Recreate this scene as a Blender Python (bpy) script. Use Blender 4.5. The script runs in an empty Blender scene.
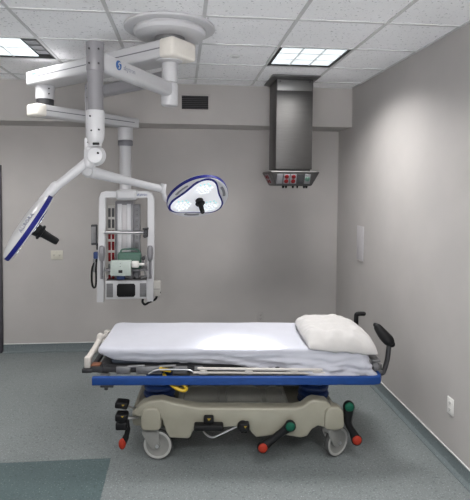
import bpy, bmesh, math, random
from mathutils import Vector, Matrix, Euler, noise
random.seed(7)
scene = bpy.context.scene
WORLD, DIFF, SP1, SP2, EXPO, LEDS = 6.6, .85, 4, 60, 0.0, .68
TROF = 33; SP3 = 3500
C = scene.collection
PI = math.pi
V = Vector

# ------------------------------------------------------------------ materials
def mat(name, col, rough=.5, metal=0., emit=None, estr=0., noise_amt=0., nscale=40., bump=0., bscale=200.,
        coat=0., stretch=None, col2=None, detail=3., spec=None, sheen=0.):
    m = bpy.data.materials.new(name); m.use_nodes = True
    nt = m.node_tree; N = nt.nodes; b = N['Principled BSDF']
    b.inputs['Base Color'].default_value = (*col, 1)
    b.inputs['Roughness'].default_value = rough
    b.inputs['Metallic'].default_value = metal
    if coat: b.inputs['Coat Weight'].default_value = coat
    if spec is not None: b.inputs['Specular IOR Level'].default_value = spec
    if sheen: b.inputs['Sheen Weight'].default_value = sheen
    if emit:
        b.inputs['Emission Color'].default_value = (*emit, 1); b.inputs['Emission Strength'].default_value = estr
    tc = N.new('ShaderNodeTexCoord'); src = tc.outputs['Object']
    if stretch:
        mp = N.new('ShaderNodeMapping'); mp.inputs['Scale'].default_value = stretch
        nt.links.new(src, mp.inputs['Vector']); src = mp.outputs['Vector']
    if noise_amt:
        n = N.new('ShaderNodeTexNoise'); n.inputs['Scale'].default_value = nscale; n.inputs['Detail'].default_value = detail
        nt.links.new(src, n.inputs['Vector'])
        r = N.new('ShaderNodeValToRGB')
        c2 = col2 or tuple(min(1, c * (1 + noise_amt)) for c in col)
        c1 = tuple(c * (1 - noise_amt) for c in col) if not col2 else col
        r.color_ramp.elements[0].color = (*c1, 1); r.color_ramp.elements[1].color = (*c2, 1)
        r.color_ramp.elements[0].position = .35; r.color_ramp.elements[1].position = .65
        nt.links.new(n.outputs['Fac'], r.inputs['Fac']); nt.links.new(r.outputs['Color'], b.inputs['Base Color'])
    if bump:
        n2 = N.new('ShaderNodeTexNoise'); n2.inputs['Scale'].default_value = bscale; n2.inputs['Detail'].default_value = 4
        nt.links.new(src, n2.inputs['Vector'])
        bp = N.new('ShaderNodeBump'); bp.inputs['Strength'].default_value = bump; bp.inputs['Distance'].default_value = .004
        nt.links.new(n2.outputs['Fac'], bp.inputs['Height']); nt.links.new(bp.outputs['Normal'], b.inputs['Normal'])
    return m

def speckle(name, base, light, dark, scale, thr, thr_d, rough, bump=0., broad=0.):
    """flecked vinyl / fissured tile: base colour with light and dark flecks"""
    m = bpy.data.materials.new(name); m.use_nodes = True
    nt = m.node_tree; N = nt.nodes; b = N['Principled BSDF']; b.inputs['Roughness'].default_value = rough
    tc = N.new('ShaderNodeTexCoord')
    def fleck(sc, t0, t1, off):
        mp = N.new('ShaderNodeMapping'); mp.inputs['Location'].default_value = (off, off * .7, off * .3)
        nt.links.new(tc.outputs['Object'], mp.inputs['Vector'])
        n = N.new('ShaderNodeTexNoise'); n.inputs['Scale'].default_value = sc; n.inputs['Detail'].default_value = 2.5
        nt.links.new(mp.outputs['Vector'], n.inputs['Vector'])
        r = N.new('ShaderNodeValToRGB'); r.color_ramp.elements[0].position = t0; r.color_ramp.elements[1].position = t1
        nt.links.new(n.outputs['Fac'], r.inputs['Fac']); return r.outputs['Color']
    prev = None
    cur = (*base, 1)
    for k, (c, sc, t, off) in enumerate(((light, scale, thr, 0), (dark, scale * .8, thr_d, 13.))):
        mx = N.new('ShaderNodeMix'); mx.data_type = 'RGBA'
        f = fleck(sc, t, t + .06, off); nt.links.new(f, mx.inputs['Factor'])
        if prev is None: mx.inputs['A'].default_value = cur
        else: nt.links.new(prev, mx.inputs['A'])
        mx.inputs['B'].default_value = (*c, 1); prev = mx.outputs['Result']
    if broad:
        n = N.new('ShaderNodeTexNoise'); n.inputs['Scale'].default_value = 1.6; n.inputs['Detail'].default_value = 3
        nt.links.new(tc.outputs['Object'], n.inputs['Vector'])
        mr = N.new('ShaderNodeMapRange'); mr.inputs['To Min'].default_value = 1 - broad; mr.inputs['To Max'].default_value = 1 + broad
        nt.links.new(n.outputs['Fac'], mr.inputs['Value'])
        hv = N.new('ShaderNodeHueSaturation'); nt.links.new(mr.outputs['Result'], hv.inputs['Value'])
        nt.links.new(prev, hv.inputs['Color']); prev = hv.outputs['Color']
    nt.links.new(prev, b.inputs['Base Color'])
    if bump:
        bp = N.new('ShaderNodeBump'); bp.inputs['Strength'].default_value = bump; bp.inputs['Distance'].default_value = .003
        nt.links.new(fleck(scale * .8, thr_d - .05, thr_d + .1, 13.), bp.inputs['Height']); bp.invert = True
        nt.links.new(bp.outputs['Normal'], b.inputs['Normal'])
    return m

M = dict(
    wall=mat('wall_paint', (.425, .405, .394), .75, noise_amt=.03, nscale=2.5, bump=.08, bscale=160),
    ceiling=speckle('ceiling_tile', (.92, .92, .94), (.95, .95, .96), (.55, .55, .57), 70, .60, .63, .9, bump=.6),
    grid=mat('ceiling_grid_paint', (.58, .58, .59), .5, noise_amt=.02),
    floor=speckle('floor_vinyl', (.155, .172, .174), (.28, .305, .31), (.092, .112, .115), 95, .60, .60, .42, broad=.16),
    inlay=speckle('floor_vinyl_teal', (.062, .092, .096), (.19, .23, .23), (.036, .06, .062), 95, .62, .60, .42, broad=.12),
    base=speckle('cove_base_vinyl', (.12, .145, .152), (.20, .23, .235), (.08, .10, .105), 95, .62, .60, .45),
    cap=mat('base_cap', (.62, .63, .62), .5, noise_amt=.03),
    enamel=mat('white_enamel', (.53, .53, .55), .32, coat=.15, noise_amt=.015, nscale=6),
    enamel_grey=mat('grey_white_enamel', (.21, .206, .222), .34, coat=.1, noise_amt=.015, nscale=6),
    cream=mat('cream_end_cap', (.70, .67, .62), .4, noise_amt=.02),
    groove=mat('groove_grey', (.16, .16, .18), .5, noise_amt=.05),
    beige=mat('beige_plastic', (.275, .262, .21), .42, noise_amt=.04, nscale=9, bump=.05, bscale=300),
    beige_dk=mat('tray_plastic', (.62, .62, .56), .55, noise_amt=.06, nscale=9),
    pale=mat('pale_plastic', (.44, .425, .40), .42, noise_amt=.03),
    blue=mat('blue_bumper', (.009, .045, .19), .5, spec=.25, noise_amt=.05, nscale=15),
    navy=mat('navy_rubber', (.014, .040, .15), .5, noise_amt=.08, nscale=20),
    lampblue=mat('lamp_blue', (.010, .013, .14), .5, spec=.15, noise_amt=.03),
    black=mat('black_rubber', (.007, .007, .008), .5, noise_amt=.1, nscale=30, spec=.2),
    dark=mat('dark_grey_metal', (.05, .05, .054), .45, .5, noise_amt=.1, nscale=25),
    mid=mat('mid_grey_metal', (.22, .22, .225), .42, .6, noise_amt=.06, nscale=25),
    chrome=mat('chrome', (.55, .55, .56), .3, 1., noise_amt=.03),
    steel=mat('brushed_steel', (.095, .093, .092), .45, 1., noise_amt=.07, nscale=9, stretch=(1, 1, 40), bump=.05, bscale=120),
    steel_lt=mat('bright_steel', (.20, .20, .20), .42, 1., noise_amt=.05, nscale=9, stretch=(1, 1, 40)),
    steel_dk=mat('dull_steel', (.21, .21, .215), .42, 1., noise_amt=.07, nscale=20),
    foot=mat('foot_handle_plastic', (.50, .47, .44), .42, noise_amt=.03),
    mark=mat('pedal_mark_yellow', (.30, .21, .03), .6, noise_amt=.1, spec=.2),
    brown=mat('brown_strip', (.22, .085, .045), .5, noise_amt=.1),
    grey=mat('grey_plastic', (.17, .17, .18), .5, noise_amt=.04),
    wheel=mat('wheel_grey', (.21, .21, .20), .45, noise_amt=.03),
    ring=mat('wheel_ring_pale', (.36, .36, .345), .45, noise_amt=.03),
    tyre=mat('tyre_grey', (.045, .045, .045), .6, noise_amt=.06),
    red=mat('red_plastic', (.17, .007, .010), .6, spec=.15, noise_amt=.05),
    orange=mat('red_orange_pad', (.30, .028, .014), .6, spec=.2, noise_amt=.06),
    green=mat('green_pad', (.005, .075, .045), .6, spec=.2, noise_amt=.06),
    yellow=mat('yellow_plastic', (.62, .42, .02), .4, noise_amt=.04),
    sheet=mat('white_sheet', (.43, .436, .49), .85, noise_amt=.015, nscale=12, bump=.12, bscale=700, sheen=.2),
    pillow=mat('pillow_case', (.44, .427, .422), .88, noise_amt=.015, nscale=12, bump=.12, bscale=700, sheen=.2),
    mattress=mat('mattress_vinyl', (.05, .06, .08), .6, noise_amt=.05),
    plate=mat('wall_plate', (.56, .54, .47), .4, noise_amt=.02),
    plate_w=mat('white_wall_plate', (.72, .71, .69), .4, noise_amt=.02),
    device=mat('pale_green_plastic', (.44, .50, .47), .45, noise_amt=.03),
    devgreen=mat('dark_green_plastic', (.06, .13, .10), .45, noise_amt=.06),
    panel=mat('pale_blue_plastic', (.47, .455, .47), .4, noise_amt=.02),
    door=mat('door_dark_paint', (.055, .05, .06), .5, noise_amt=.05),
    doorleaf=mat('door_leaf_wood', (.20, .17, .15), .45, noise_amt=.15, nscale=6, stretch=(8, 8, 1)),
    blackpaint=mat('black_paint', (.008, .008, .009), .6, noise_amt=.1),
    white=mat('louvre_white', (.80, .81, .82), .35, noise_amt=.01),
    diffuser=mat('lamp_diffuser', (.8, .85, .88), .4, emit=(.87, .97, 1.0), estr=DIFF, noise_amt=.01),
    lens=mat('lamp_lens', (.74, .75, .79), .28, emit=(.95, .96, 1.0), estr=.26, noise_amt=.02),
    led=mat('led_white', (.9, .95, .97), .3, emit=(.86, .96, 1.0), estr=LEDS, noise_amt=.01),
    ledg=mat('led_green', (.35, .6, .55), .3, emit=(.25, .62, .55), estr=.7, noise_amt=.01),
    logo=mat('logo_blue', (.015, .10, .32), .4, noise_amt=.02),
    letter=mat('letter_grey', (.30, .31, .36), .5, noise_amt=.02),
    letter_b=mat('letter_blue', (.04, .08, .25), .5, noise_amt=.02),
    letter_p=mat('letter_pale_blue', (.20, .38, .58), .5, noise_amt=.02),
)

# ------------------------------------------------------------------ mesh helpers
def new(): return bmesh.new()
def add_box(bm, c, s, rot=None, bev=0., seg=2, mi=0):
    m = Matrix.Translation(c)
    if rot is not None: m = m @ (rot if isinstance(rot, Matrix) else Euler(rot).to_matrix().to_4x4())
    b2 = new(); bmesh.ops.create_cube(b2, size=1, matrix=Matrix.Diagonal((*s, 1)))
    if bev: bmesh.ops.bevel(b2, geom=b2.edges[:], offset=min(bev, min(s) * .49), segments=seg, affect='EDGES', profile=.5)
    b2.transform(m); merge(bm, b2, mi)
def box2(bm, a, b, bev=0., seg=2, mi=0):
    a, b = V(a), V(b); add_box(bm, (a + b) / 2, [abs(q) for q in (b - a)], None, bev, seg, mi)
def merge(bm, b2, mi=None):
    vm = {}
    for v in b2.verts: vm[v] = bm.verts.new(v.co)
    for f in b2.faces:
        try:
            g = bm.faces.new([vm[v] for v in f.verts]); g.material_index = f.material_index if mi is None else mi
        except ValueError: pass
    b2.free()
def frames(pts, closed=False):
    n = len(pts); T = []
    for i in range(n):
        a = pts[(i - 1) % n] if closed else pts[max(i - 1, 0)]; b = pts[(i + 1) % n] if closed else pts[min(i + 1, n - 1)]
        T.append((b - a).normalized())
    u = T[0].cross(V((0, 0, 1)))
    if u.length < 1e-3: u = V((1, 0, 0))
    u.normalize(); out = []
    for t in T:
        u = (u - t * u.dot(t)); u.normalize(); out.append((t, u, t.cross(u)))
    return out
def add_tube(bm, pts, r, seg=12, closed=False, mi=0, sy=1., rnd=0):
    """tube along pts; r = radius or list; sy squashes along the second axis; rnd = rounded ends"""
    pts = [V(p) for p in pts]; R = list(r) if hasattr(r, '__len__') else [r] * len(pts)
    if rnd and not closed:
        d0 = (pts[0] - pts[1]).normalized(); d1 = (pts[-1] - pts[-2]).normalized(); r0, r1 = R[0], R[-1]
        A, B = [], []
        for k in range(1, 5):
            a = k * PI / 2 / 4.2
            A.insert(0, (pts[0] + d0 * r0 * math.sin(a), r0 * math.cos(a))); B.append((pts[-1] + d1 * r1 * math.sin(a), r1 * math.cos(a)))
        pts = [a[0] for a in A] + pts + [b[0] for b in B]; R = [a[1] for a in A] + R + [b[1] for b in B]
    fr = frames(pts, closed); rings = []
    for p, q, (t, u, w) in zip(pts, R, fr):
        rings.append([bm.verts.new(p + u * (q * math.cos(2 * PI * k / seg)) + w * (q * sy * math.sin(2 * PI * k / seg))) for k in range(seg)])
    n = len(rings)
    for i in range(n if closed else n - 1):
        a, b = rings[i], rings[(i + 1) % n]
        for k in range(seg):
            f = bm.faces.new((a[k], a[(k + 1) % seg], b[(k + 1) % seg], b[k])); f.material_index = mi
    if not closed:
        bm.faces.new(rings[0][::-1]).material_index = mi; bm.faces.new(rings[-1]).material_index = mi
def smooth_path(pts, n=6):
    pts = [V(p) for p in pts]; out = []
    P = [pts[0]] + pts + [pts[-1]]
    for i in range(1, len(P) - 2):
        for k in range(n):
            t = k / n; a, b, c, d = P[i - 1], P[i], P[i + 1], P[i + 2]
            out.append(.5 * ((2 * b) + (c - a) * t + (2 * a - 5 * b + 4 * c - d) * t * t + (3 * b - a - 3 * c + d) * t ** 3))
    out.append(pts[-1]); return out
def add_lathe(bm, prof, m=None, seg=32, mi=0, rfun=None):
    """prof = [(r,z)...] from top to bottom; r=0 ends are closed"""
    m = m or Matrix.Identity(4); rings = []
    for r, z in prof:
        if r <= 1e-6: rings.append([bm.verts.new(m @ V((0, 0, z)))])
        else: rings.append([bm.verts.new(m @ V((r * (rfun(a) if rfun else 1) * math.cos(a), r * (rfun(a) if rfun else 1) * math.sin(a), z))) for a in (2 * PI * k / seg for k in range(seg))])
    for a, b in zip(rings, rings[1:]):
        for k in range(seg):
            j = (k + 1) % seg
            q = [a[k] if len(a) > 1 else a[0], b[k] if len(b) > 1 else b[0], b[j] if len(b) > 1 else None, a[j] if len(a) > 1 else None]
            q = [x for x in q if x is not None]
            if len(set(q)) >= 3:
                f = bm.faces.new(q); f.material_index = mi
def cyl(bm, a, b, r, r2=None, seg=24, bev=0., mi=0):
    a, b = V(a), V(b); d = b - a; L = d.length
    m = Matrix.Translation(a) @ d.to_track_quat('Z', 'Y').to_matrix().to_4x4(); r2 = r if r2 is None else r2
    if bev: prof = [(0, 0), (r - bev, 0), (r - bev * .3, bev * .3), (r, bev), (r2, L - bev), (r2 - bev * .3, L - bev * .3), (r2 - bev, L), (0, L)]
    else: prof = [(0, 0), (r, 0), (r2, L), (0, L)]
    add_lathe(bm, prof, m, seg, mi)
def sphere(bm, c, r, sc=(1, 1, 1), seg=20, mi=0):
    prof = [(r * math.sin(PI * k / 12), r * math.cos(PI * k / 12)) for k in range(13)]
    prof[0] = (0, r); prof[-1] = (0, -r)
    add_lathe(bm, prof, Matrix.Translation(c) @ Matrix.Diagonal((*sc, 1)), seg, mi)
def add_prism(bm, poly, y0, y1, bev=0., mi=0, m=None, seg=2):
    """extrude an (x,z) outline from y0 to y1"""
    b2 = new(); vs = [b2.verts.new((x, y0, z)) for x, z in poly]; f = b2.faces.new(vs)
    r = bmesh.ops.extrude_face_region(b2, geom=[f])
    bmesh.ops.translate(b2, verts=[v for v in r['geom'] if isinstance(v, bmesh.types.BMVert)], vec=(0, y1 - y0, 0))
    bmesh.ops.recalc_face_normals(b2, faces=b2.faces[:])
    if bev:
        ed = [e for e in b2.edges if abs(e.verts[0].co.y - e.verts[1].co.y) < 1e-6]
        bmesh.ops.bevel(b2, geom=ed, offset=bev, segments=seg, affect='EDGES', profile=.5)
    if m: b2.transform(m)
    merge(bm, b2, mi)
def round_poly(pts, n=4, f=.35):
    """round the corners of an outline"""
    out = []; N = len(pts)
    for i in range(N):
        a, b, c = V(pts[i - 1]), V(pts[i]), V(pts[(i + 1) % N])
        p, q = b.lerp(a, f), b.lerp(c, f)
        for k in range(n + 1):
            t = k / n; out.append(tuple(p * (1 - t) ** 2 + b * 2 * t * (1 - t) + q * t * t))
    return out
def text_bm(bm, s, size, m, ext=.0012, mi=0):
    cu = bpy.data.curves.new('lettering', 'FONT'); cu.body = s; cu.size = size; cu.extrude = ext; cu.align_x = 'CENTER'; cu.align_y = 'CENTER'
    cu.resolution_u = 3
    ob = bpy.data.objects.new('lettering', cu); C.objects.link(ob); bpy.context.view_layer.update()
    me = bpy.data.meshes.new_from_object(ob); C.objects.unlink(ob); bpy.data.objects.remove(ob)
    b2 = new(); b2.from_mesh(me); bpy.data.meshes.remove(me); bpy.data.curves.remove(cu)
    b2.transform(m); merge(bm, b2, mi)
def axes(o, x, y, z):
    m = Matrix.Identity(4)
    for i, a in enumerate((x, y, z)): m.col[i][:3] = V(a)[:]
    m.col[3][:3] = V(o)[:]; return m

INV = {}
def obj(name, bm, m, parent=None, ang=35, local=False):
    """link the mesh as ONE object; meshes are modelled in room metres and moved into the parent's frame"""
    bmesh.ops.remove_doubles(bm, verts=bm.verts[:], dist=1e-5)
    bmesh.ops.recalc_face_normals(bm, faces=bm.faces[:])
    if parent is not None and not local and parent.name in INV: bm.transform(INV[parent.name])
    me = bpy.data.meshes.new(name); bm.to_mesh(me); bm.free()
    for mm in (m if isinstance(m, (list, tuple)) else [m]): me.materials.append(M[mm])
    me.polygons.foreach_set('use_smooth', [True] * len(me.polygons)); me.set_sharp_from_angle(angle=math.radians(ang)); me.update()
    o = bpy.data.objects.new(name, me); C.objects.link(o)
    if parent is not None:
        o.parent = parent
        if not local and parent.name in INV: INV[o.name] = INV[parent.name]
    return o
def tag(o, label, cat, group=None, kind=None):
    o['label'] = label; o['category'] = cat
    if group: o['group'] = group
    if kind: o['kind'] = kind
    return o
def thing(name, label, cat, loc=(0, 0, 0), rz=0, group=None):
    o = bpy.data.objects.new(name, None); C.objects.link(o); o.empty_display_size = .1
    o.location = loc; o.rotation_euler = (0, 0, rz)
    INV[o.name] = (Matrix.Translation(loc) @ Matrix.Rotation(rz, 4, 'Z')).inverted()
    return tag(o, label, cat, group)
def struct(name, bm, m, label=None, ang=35):
    o = obj(name, bm, m, ang=ang); o['kind'] = 'structure'
    if label: o['label'] = label
    return o

# ------------------------------------------------------------------ the room
XL, XR, YF, YB, ZC = -3.3, 1.886, -1.9, 5.667, 3.04
YS, ZS = 5.219, 2.608                                    # bulkhead face and its underside
T = .61; GX0, GY0 = .746, 3.1245                          # ceiling grid origin
ix, iy = -.497, 3.391                                     # corner of the teal inlay
bm = new()
for a, b, k in (((XL, iy), (XR, YB), 0), ((ix, YF), (XR, iy), 0), ((XL, YF), (ix, iy), 1)):
    f = bm.faces.new([bm.verts.new((x, y, 0)) for x, y in ((a[0], a[1]), (b[0], a[1]), (b[0], b[1]), (a[0], b[1]))]); f.material_index = k
struct('floor', bm, ['floor', 'inlay'], 'speckled blue grey vinyl floor with a darker teal rectangle')
W = .12
bm = new(); box2(bm, (XL - W, YB, 0), (XR + W, YB + W, ZC)); struct('wall_back', bm, 'wall')
bm = new(); box2(bm, (XR, YF, 0), (XR + W, YB, ZC)); struct('wall_right', bm, 'wall')
bm = new(); box2(bm, (XL - W, YF, 0), (XL, YB, ZC)); struct('wall_left', bm, 'wall')
bm = new()                                                # wall behind the viewpoint; its wide window opening is added to let in fill light
WX0, WX1, WZ0, WZ1 = -2.9, 1.5, .35, 2.85
box2(bm, (XL - W, YF - W, 0), (WX0, YF, ZC)); box2(bm, (WX1, YF - W, 0), (XR + W, YF, ZC)); box2(bm, (WX0, YF - W, 0), (WX1, YF, WZ0)); box2(bm, (WX0, YF - W, WZ1), (WX1, YF, ZC))
struct('wall_front', bm, 'wall')
bm = new()
for k in range(5):
    x = WX0 + (WX1 - WX0) * k / 4; box2(bm, (x - .025, YF - .07, WZ0), (x + .025, YF - .02, WZ1), .004)
for z in (WZ0, WZ1): box2(bm, (WX0, YF - .0702, z - .025), (WX1, YF - .0198, z + .025), .004)
struct('added_window_1', bm, 'enamel')  # unseen window, added as an opening for fill light
bm = new(); box2(bm, (XL, YS, ZS), (XR, YB, ZC)); struct('trim_1', bm, 'wall', 'painted bulkhead along the top of the back wall')
# ceiling: tiles between the bars, left open where a lamp is recessed
lamp_cells = [(0, 1), (-4, 1), (-6, 1), (0, -2), (0, -5), (-4, -5)]  # first two are in view, the others are added unseen fill
xs = sorted({XL, XR} | {GX0 + T * k for k in range(-6, 3) if XL < GX0 + T * k < XR})
ys = sorted({YF, YB} | {GY0 + T * k for k in range(-8, 5) if YF < GY0 + T * k < YB})
bm = new()
for x0, x1 in zip(xs, xs[1:]):
    for y0, y1 in zip(ys, ys[1:]):
        k = (round((x0 - GX0) / T), round((y0 - GY0) / T))
        if k in lamp_cells and x1 - x0 > .5: continue
        bm.faces.new([bm.verts.new((x, y, ZC)) for x, y in ((x0, y0), (x0, y1), (x1, y1), (x1, y0))])
bmesh.ops.remove_doubles(bm, verts=bm.verts[:], dist=1e-4)
struct('ceiling', bm, 'ceiling', 'suspended ceiling of square fissured tiles')
bm = new()
for x in xs[1:-1]: box2(bm, (x - .012, YF, ZC - .006), (x + .012, YS, ZC + .02))
for y in [q for q in ys[1:-1] if q < YS]: box2(bm, (XL, y - .012, ZC - .0062), (XR, y + .012, ZC + .0198))
box2(bm, (XR - .02, YF, ZC - .0064), (XR, YS, ZC)); box2(bm, (XL, YS - .02, ZC - .0064), (XR, YS, ZC))
struct('trim_2', bm, 'grid', 'metal grid of the suspended ceiling')
# cove base, with a pale cap strip
def cove(name, p0, p1, n):
    """run along p0-p1; n points into the room"""
    bm = new(); p0, p1, n = V(p0), V(p1), V(n)
    prof = [(0, .092), (.005, .092), (.006, .02), (.012, .010), (.05, .0045), (.05, .0), (0, 0)]
    capp = [(0, .100), (.007, .100), (.007, .092), (0, .092)]
    for pr, mi in ((prof, 0), (capp, 1)):
        A = [bm.verts.new(p0 + n * a + V((0, 0, z))) for a, z in pr]; B = [bm.verts.new(p1 + n * a + V((0, 0, z))) for a, z in pr]
        for k in range(len(pr)):
            j = (k + 1) % len(pr); bm.faces.new((A[k], A[j], B[j], B[k])).material_index = mi
        bm.faces.new(A).material_index = mi; bm.faces.new(B[::-1]).material_index = mi
    struct(name, bm, ['base', 'cap'])
cove('baseboard_back', (-2.05, YB, 0), (XR, YB, 0), (0, -1, 0))
cove('baseboard_right', (XR, YF, 0), (XR, YB, 0), (-1, 0, 0))
cove('baseboard_left', (XL, YF, 0), (XL, YB, 0), (1, 0, 0))
# door in the back wall at the far left, only its frame edge in view
bm = new()
box2(bm, (-2.125, YB - .03, 0), (-2.05, YB + .01, 2.16), .004); box2(bm, (-3.15, YB - .03, 0), (-3.075, YB + .01, 2.16), .004)
box2(bm, (-3.075, YB - .03, 2.085), (-2.125, YB + .01, 2.16), .004); struct('door_1', bm, 'door', 'dark painted door frame at the left edge')
bm = new(); box2(bm, (-3.075, YB - .012, .01), (-2.125, YB + .01, 2.085)); struct('door_2', bm, 'doorleaf', 'closed door leaf in the dark frame')

# ------------------------------------------------------------------ ceiling lamps
def ceiling_lamp(cx, cy, label, full=True, group=None):
    t = thing('ceiling_light', label, 'ceiling light', (cx, cy, ZC), 0, group)
    h = .288; top = ZC + .10
    bm = new()                                            # recessed housing: black outside rim, open below
    for a, b in (((-h, -h), (-h + .022, h)), ((h - .014, -h), (h, h)), ((-h, h - .016), (h, h)), ((-h, -h), (h, -h + .008))):
        box2(bm, (cx + a[0], cy + a[1], ZC - .004), (cx + b[0], cy + b[1], top))
    box2(bm, (cx - h, cy - h, top), (cx + h, cy + h, top + .01))
    obj('housing', bm, 'blackpaint', t)
    x0, x1 = -h + .022, h - .014
    if full:
        bm = new(); box2(bm, (cx + x0, cy - h + .008, ZC + .010), (cx + x1, cy + h - .016, ZC + .016)); obj('diffuser', bm, 'diffuser', t)
        bm = new()
        for k in (1, 2):
            x = cx + x0 + (x1 - x0) * k / 3; box2(bm, (x - .006, cy - h + .008, ZC + .004), (x + .006, cy + h - .016, ZC + .0099))
            y = cy - h + .008 + (2 * h - .024) * k / 3; box2(bm, (cx + x0, y - .005, ZC + .0042), (cx + x1, y + .005, ZC + .0099))
        obj('louvre', bm, 'white', t)
    else:                                                 # half lit louvre: lens over two thirds, bare reflector beside it
        xm = x1 - .125
        bm = new(); box2(bm, (cx + x0, cy - h + .008, ZC + .010), (cx + xm, cy + h - .016, ZC + .016)); obj('diffuser', bm, 'diffuser', t)
        bm = new(); box2(bm, (cx + xm, cy - h + .008, ZC + .03), (cx + x1, cy + h - .016, ZC + .036))
        for k in range(1, 4):
            y = cy - h + .008 + (2 * h - .024) * k / 4; box2(bm, (cx + xm, y - .004, ZC + .020), (cx + x1, y + .004, ZC + .03))
        obj('reflector', bm, 'grey', t)
        bm = new()
        for k in (1,):
            x = cx + x0 + (xm - x0) * k / 2; box2(bm, (x - .006, cy - h + .008, ZC + .004), (x + .006, cy + h - .016, ZC + .0099))
        y = cy; box2(bm, (cx + x0, y - .005, ZC + .0042), (cx + xm, y + .005, ZC + .0099))
        obj('louvre', bm, 'white', t)
def troffer_light(cx, cy, f=1.):
    L = bpy.data.lights.new('troffer_lamp', 'AREA'); L.shape = 'RECTANGLE'; L.size = .5; L.size_y = .52; L.energy = TROF * f; L.spread = math.radians(138); L.color = (1.0, .985, .965)
    o = bpy.data.objects.new('troffer_lamp', L); C.objects.link(o); o.location = (cx, cy, ZC + .003); return o
cell = lambda i, j: (GX0 + T * (i + .5), GY0 + T * (j + .5))
for k in lamp_cells: troffer_light(*cell(*k), {(-4, 1): .4, (-6, 1): .9, (0, 1): 1., (0, -2): .4}.get(k, 1.4))  # the out-of-view cells get added fill lamps too
ceiling_lamp(*cell(0, 1), 'square lit ceiling light panel in black rim above the steel column')
ceiling_lamp(*cell(-4, 1), 'half lit louvred ceiling light at the left edge above the white boom', full=False)
ceiling_lamp(*cell(-6, 1), 'added square ceiling light panel out of view above the dark door past the left edge')  # out-of-view lamp added to brighten the left wall
for k in lamp_cells[3:]:  # lamps added out of view to raise the room light
    ceiling_lamp(*cell(*k), 'added square ceiling light panel out of view in the near half of the room', group='added ceiling lights out of view')

# sprinkler cover, vent, outlets, wall panel
bm = new(); add_lathe(bm, [(0, -.010), (.03, -.010), (.040, -.006), (.043, 0), (.046, 0), (.046, .01), (0, .01)], Matrix.Translation((.439, 4.06, ZC)), 32)
tag(obj('sprinkler_cover', bm, 'grid'), 'small round white sprinkler cover on the ceiling left of the lit panel', 'sprinkler')
t = thing('air_vent', 'small dark louvred air vent with pale rim on the bulkhead', 'vent', (.134, YS, 2.84))
bm = new()
for a, b in (((-.165, -.095), (.165, -.072)), ((-.165, .072), (.165, .095)), ((-.165, -.072), (-.143, .072)), ((.143, -.072), (.165, .072))):
    box2(bm, (.134 + a[0], YS - .012, 2.84 + a[1]), (.134 + b[0], YS, 2.84 + b[1]), .002)
obj('frame', bm, 'wall', t)
bm = new(); box2(bm, (-.009, YS - .003, 2.768), (.277, YS, 2.912)); obj('backing', bm, 'blackpaint', t)
bm = new()
for k in range(7): add_box(bm, (.134, YS - .007, 2.778 + .0206 * k), (.286, .013, .0016), (math.radians(35), 0, 0))
obj('slats', bm, 'door', t)

def outlet(c, u, n, w, h, label, m, horiz=False):
    """wall plate at c on a wall: u along the wall, n into the room"""
    u, n = V(u), V(n); fr = axes(c, u, n, (0, 0, 1))
    t = thing('wall_outlet', label, 'outlet', c)
    bm = new(); b2 = new(); add_box(b2, (0, .004, 0), (w, .008, h), None, .003); b2.transform(fr); merge(bm, b2)
    obj('cover_plate', bm, m, t)
    for s in (-1, 1):
        bm = new(); p = (s * w * .24, .0085, 0) if horiz else (0, .0085, s * h * .2)
        b2 = new(); add_box(b2, p, (.032, .003, .026) if not horiz else (.028, .003, .034), None, .001); b2.transform(fr); merge(bm, b2)
        so = obj('socket', bm, m, t)
        bm = new()
        for q in (-.0065, .0065):
            b2 = new(); add_box(b2, (p[0] + q, .0102, p[2] + .002), (.003, .001, .010)); b2.transform(fr); merge(bm, b2)
        b2 = new(); add_box(b2, (p[0], .0102, p[2] - .008), (.005, .001, .004)); b2.transform(fr); merge(bm, b2)
        obj('slots', bm, 'blackpaint', so)
    return t
outlet((-1.442, YB, 1.127), (1, 0, 0), (0, -1, 0), .135, .105, 'double wall outlet plate below the left surgical light on the back wall', 'plate', True)
outlet((.951, YB, .36), (1, 0, 0), (0, -1, 0), .07, .112, 'low wall outlet just above the sheet on the back wall', 'wall')
outlet((XR, 3.137, .412), (0, -1, 0), (-1, 0, 0), .075, .118, 'white wall outlet low on the right wall', 'plate_w')
t = thing('wall_dispenser', 'slim pale bluish panel mounted on the right wall near the corner', 'wall panel', (XR, 4.89, 1.35))
bm = new(); box2(bm, (XR - .010, 4.80, 1.17), (XR, 4.985, 1.53), .004, 2); obj('body', bm, 'panel', t)
bm = new(); box2(bm, (XR - .016, 4.81, 1.160), (XR - .002, 4.975, 1.1699), .003); obj('lower_lip', bm, 'wall', t)

# ------------------------------------------------------------------ stainless service column
SX, SY = 1.113, 4.90
t = thing('service_column', 'square stainless steel ceiling column with red power outlets on its flared end', 'service column', (SX, SY, ZC))
bm = new()                                                # trim collar at the ceiling
for zz, r in ((ZC - .0062, .232),):
    b2 = new(); q0 = [(-.24, -.26), (.24, -.26), (.24, .24), (-.24, .24)]; q1 = [(-.187, -.187), (.187, -.187), (.187, .187), (-.187, .187)]
    A = [b2.verts.new((SX + x, SY + y, ZC - .0066)) for x, y in q0]; A2 = [b2.verts.new((SX + x, SY + y, ZC - .018)) for x, y in q0]
    B = [b2.verts.new((SX + x, SY + y, ZC - .034)) for x, y in q1]; B2 = [b2.verts.new((SX + x, SY + y, ZC - .0066)) for x, y in q1]
    for P, Q in ((A, A2), (A2, B), (B, B2), (B2, A)):
        for k in range(4): b2.faces.new((P[k], P[(k + 1) % 4], Q[(k + 1) % 4], Q[k]))
    merge(bm, b2)
obj('ceiling_collar', bm, 'steel_dk', t)
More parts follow.
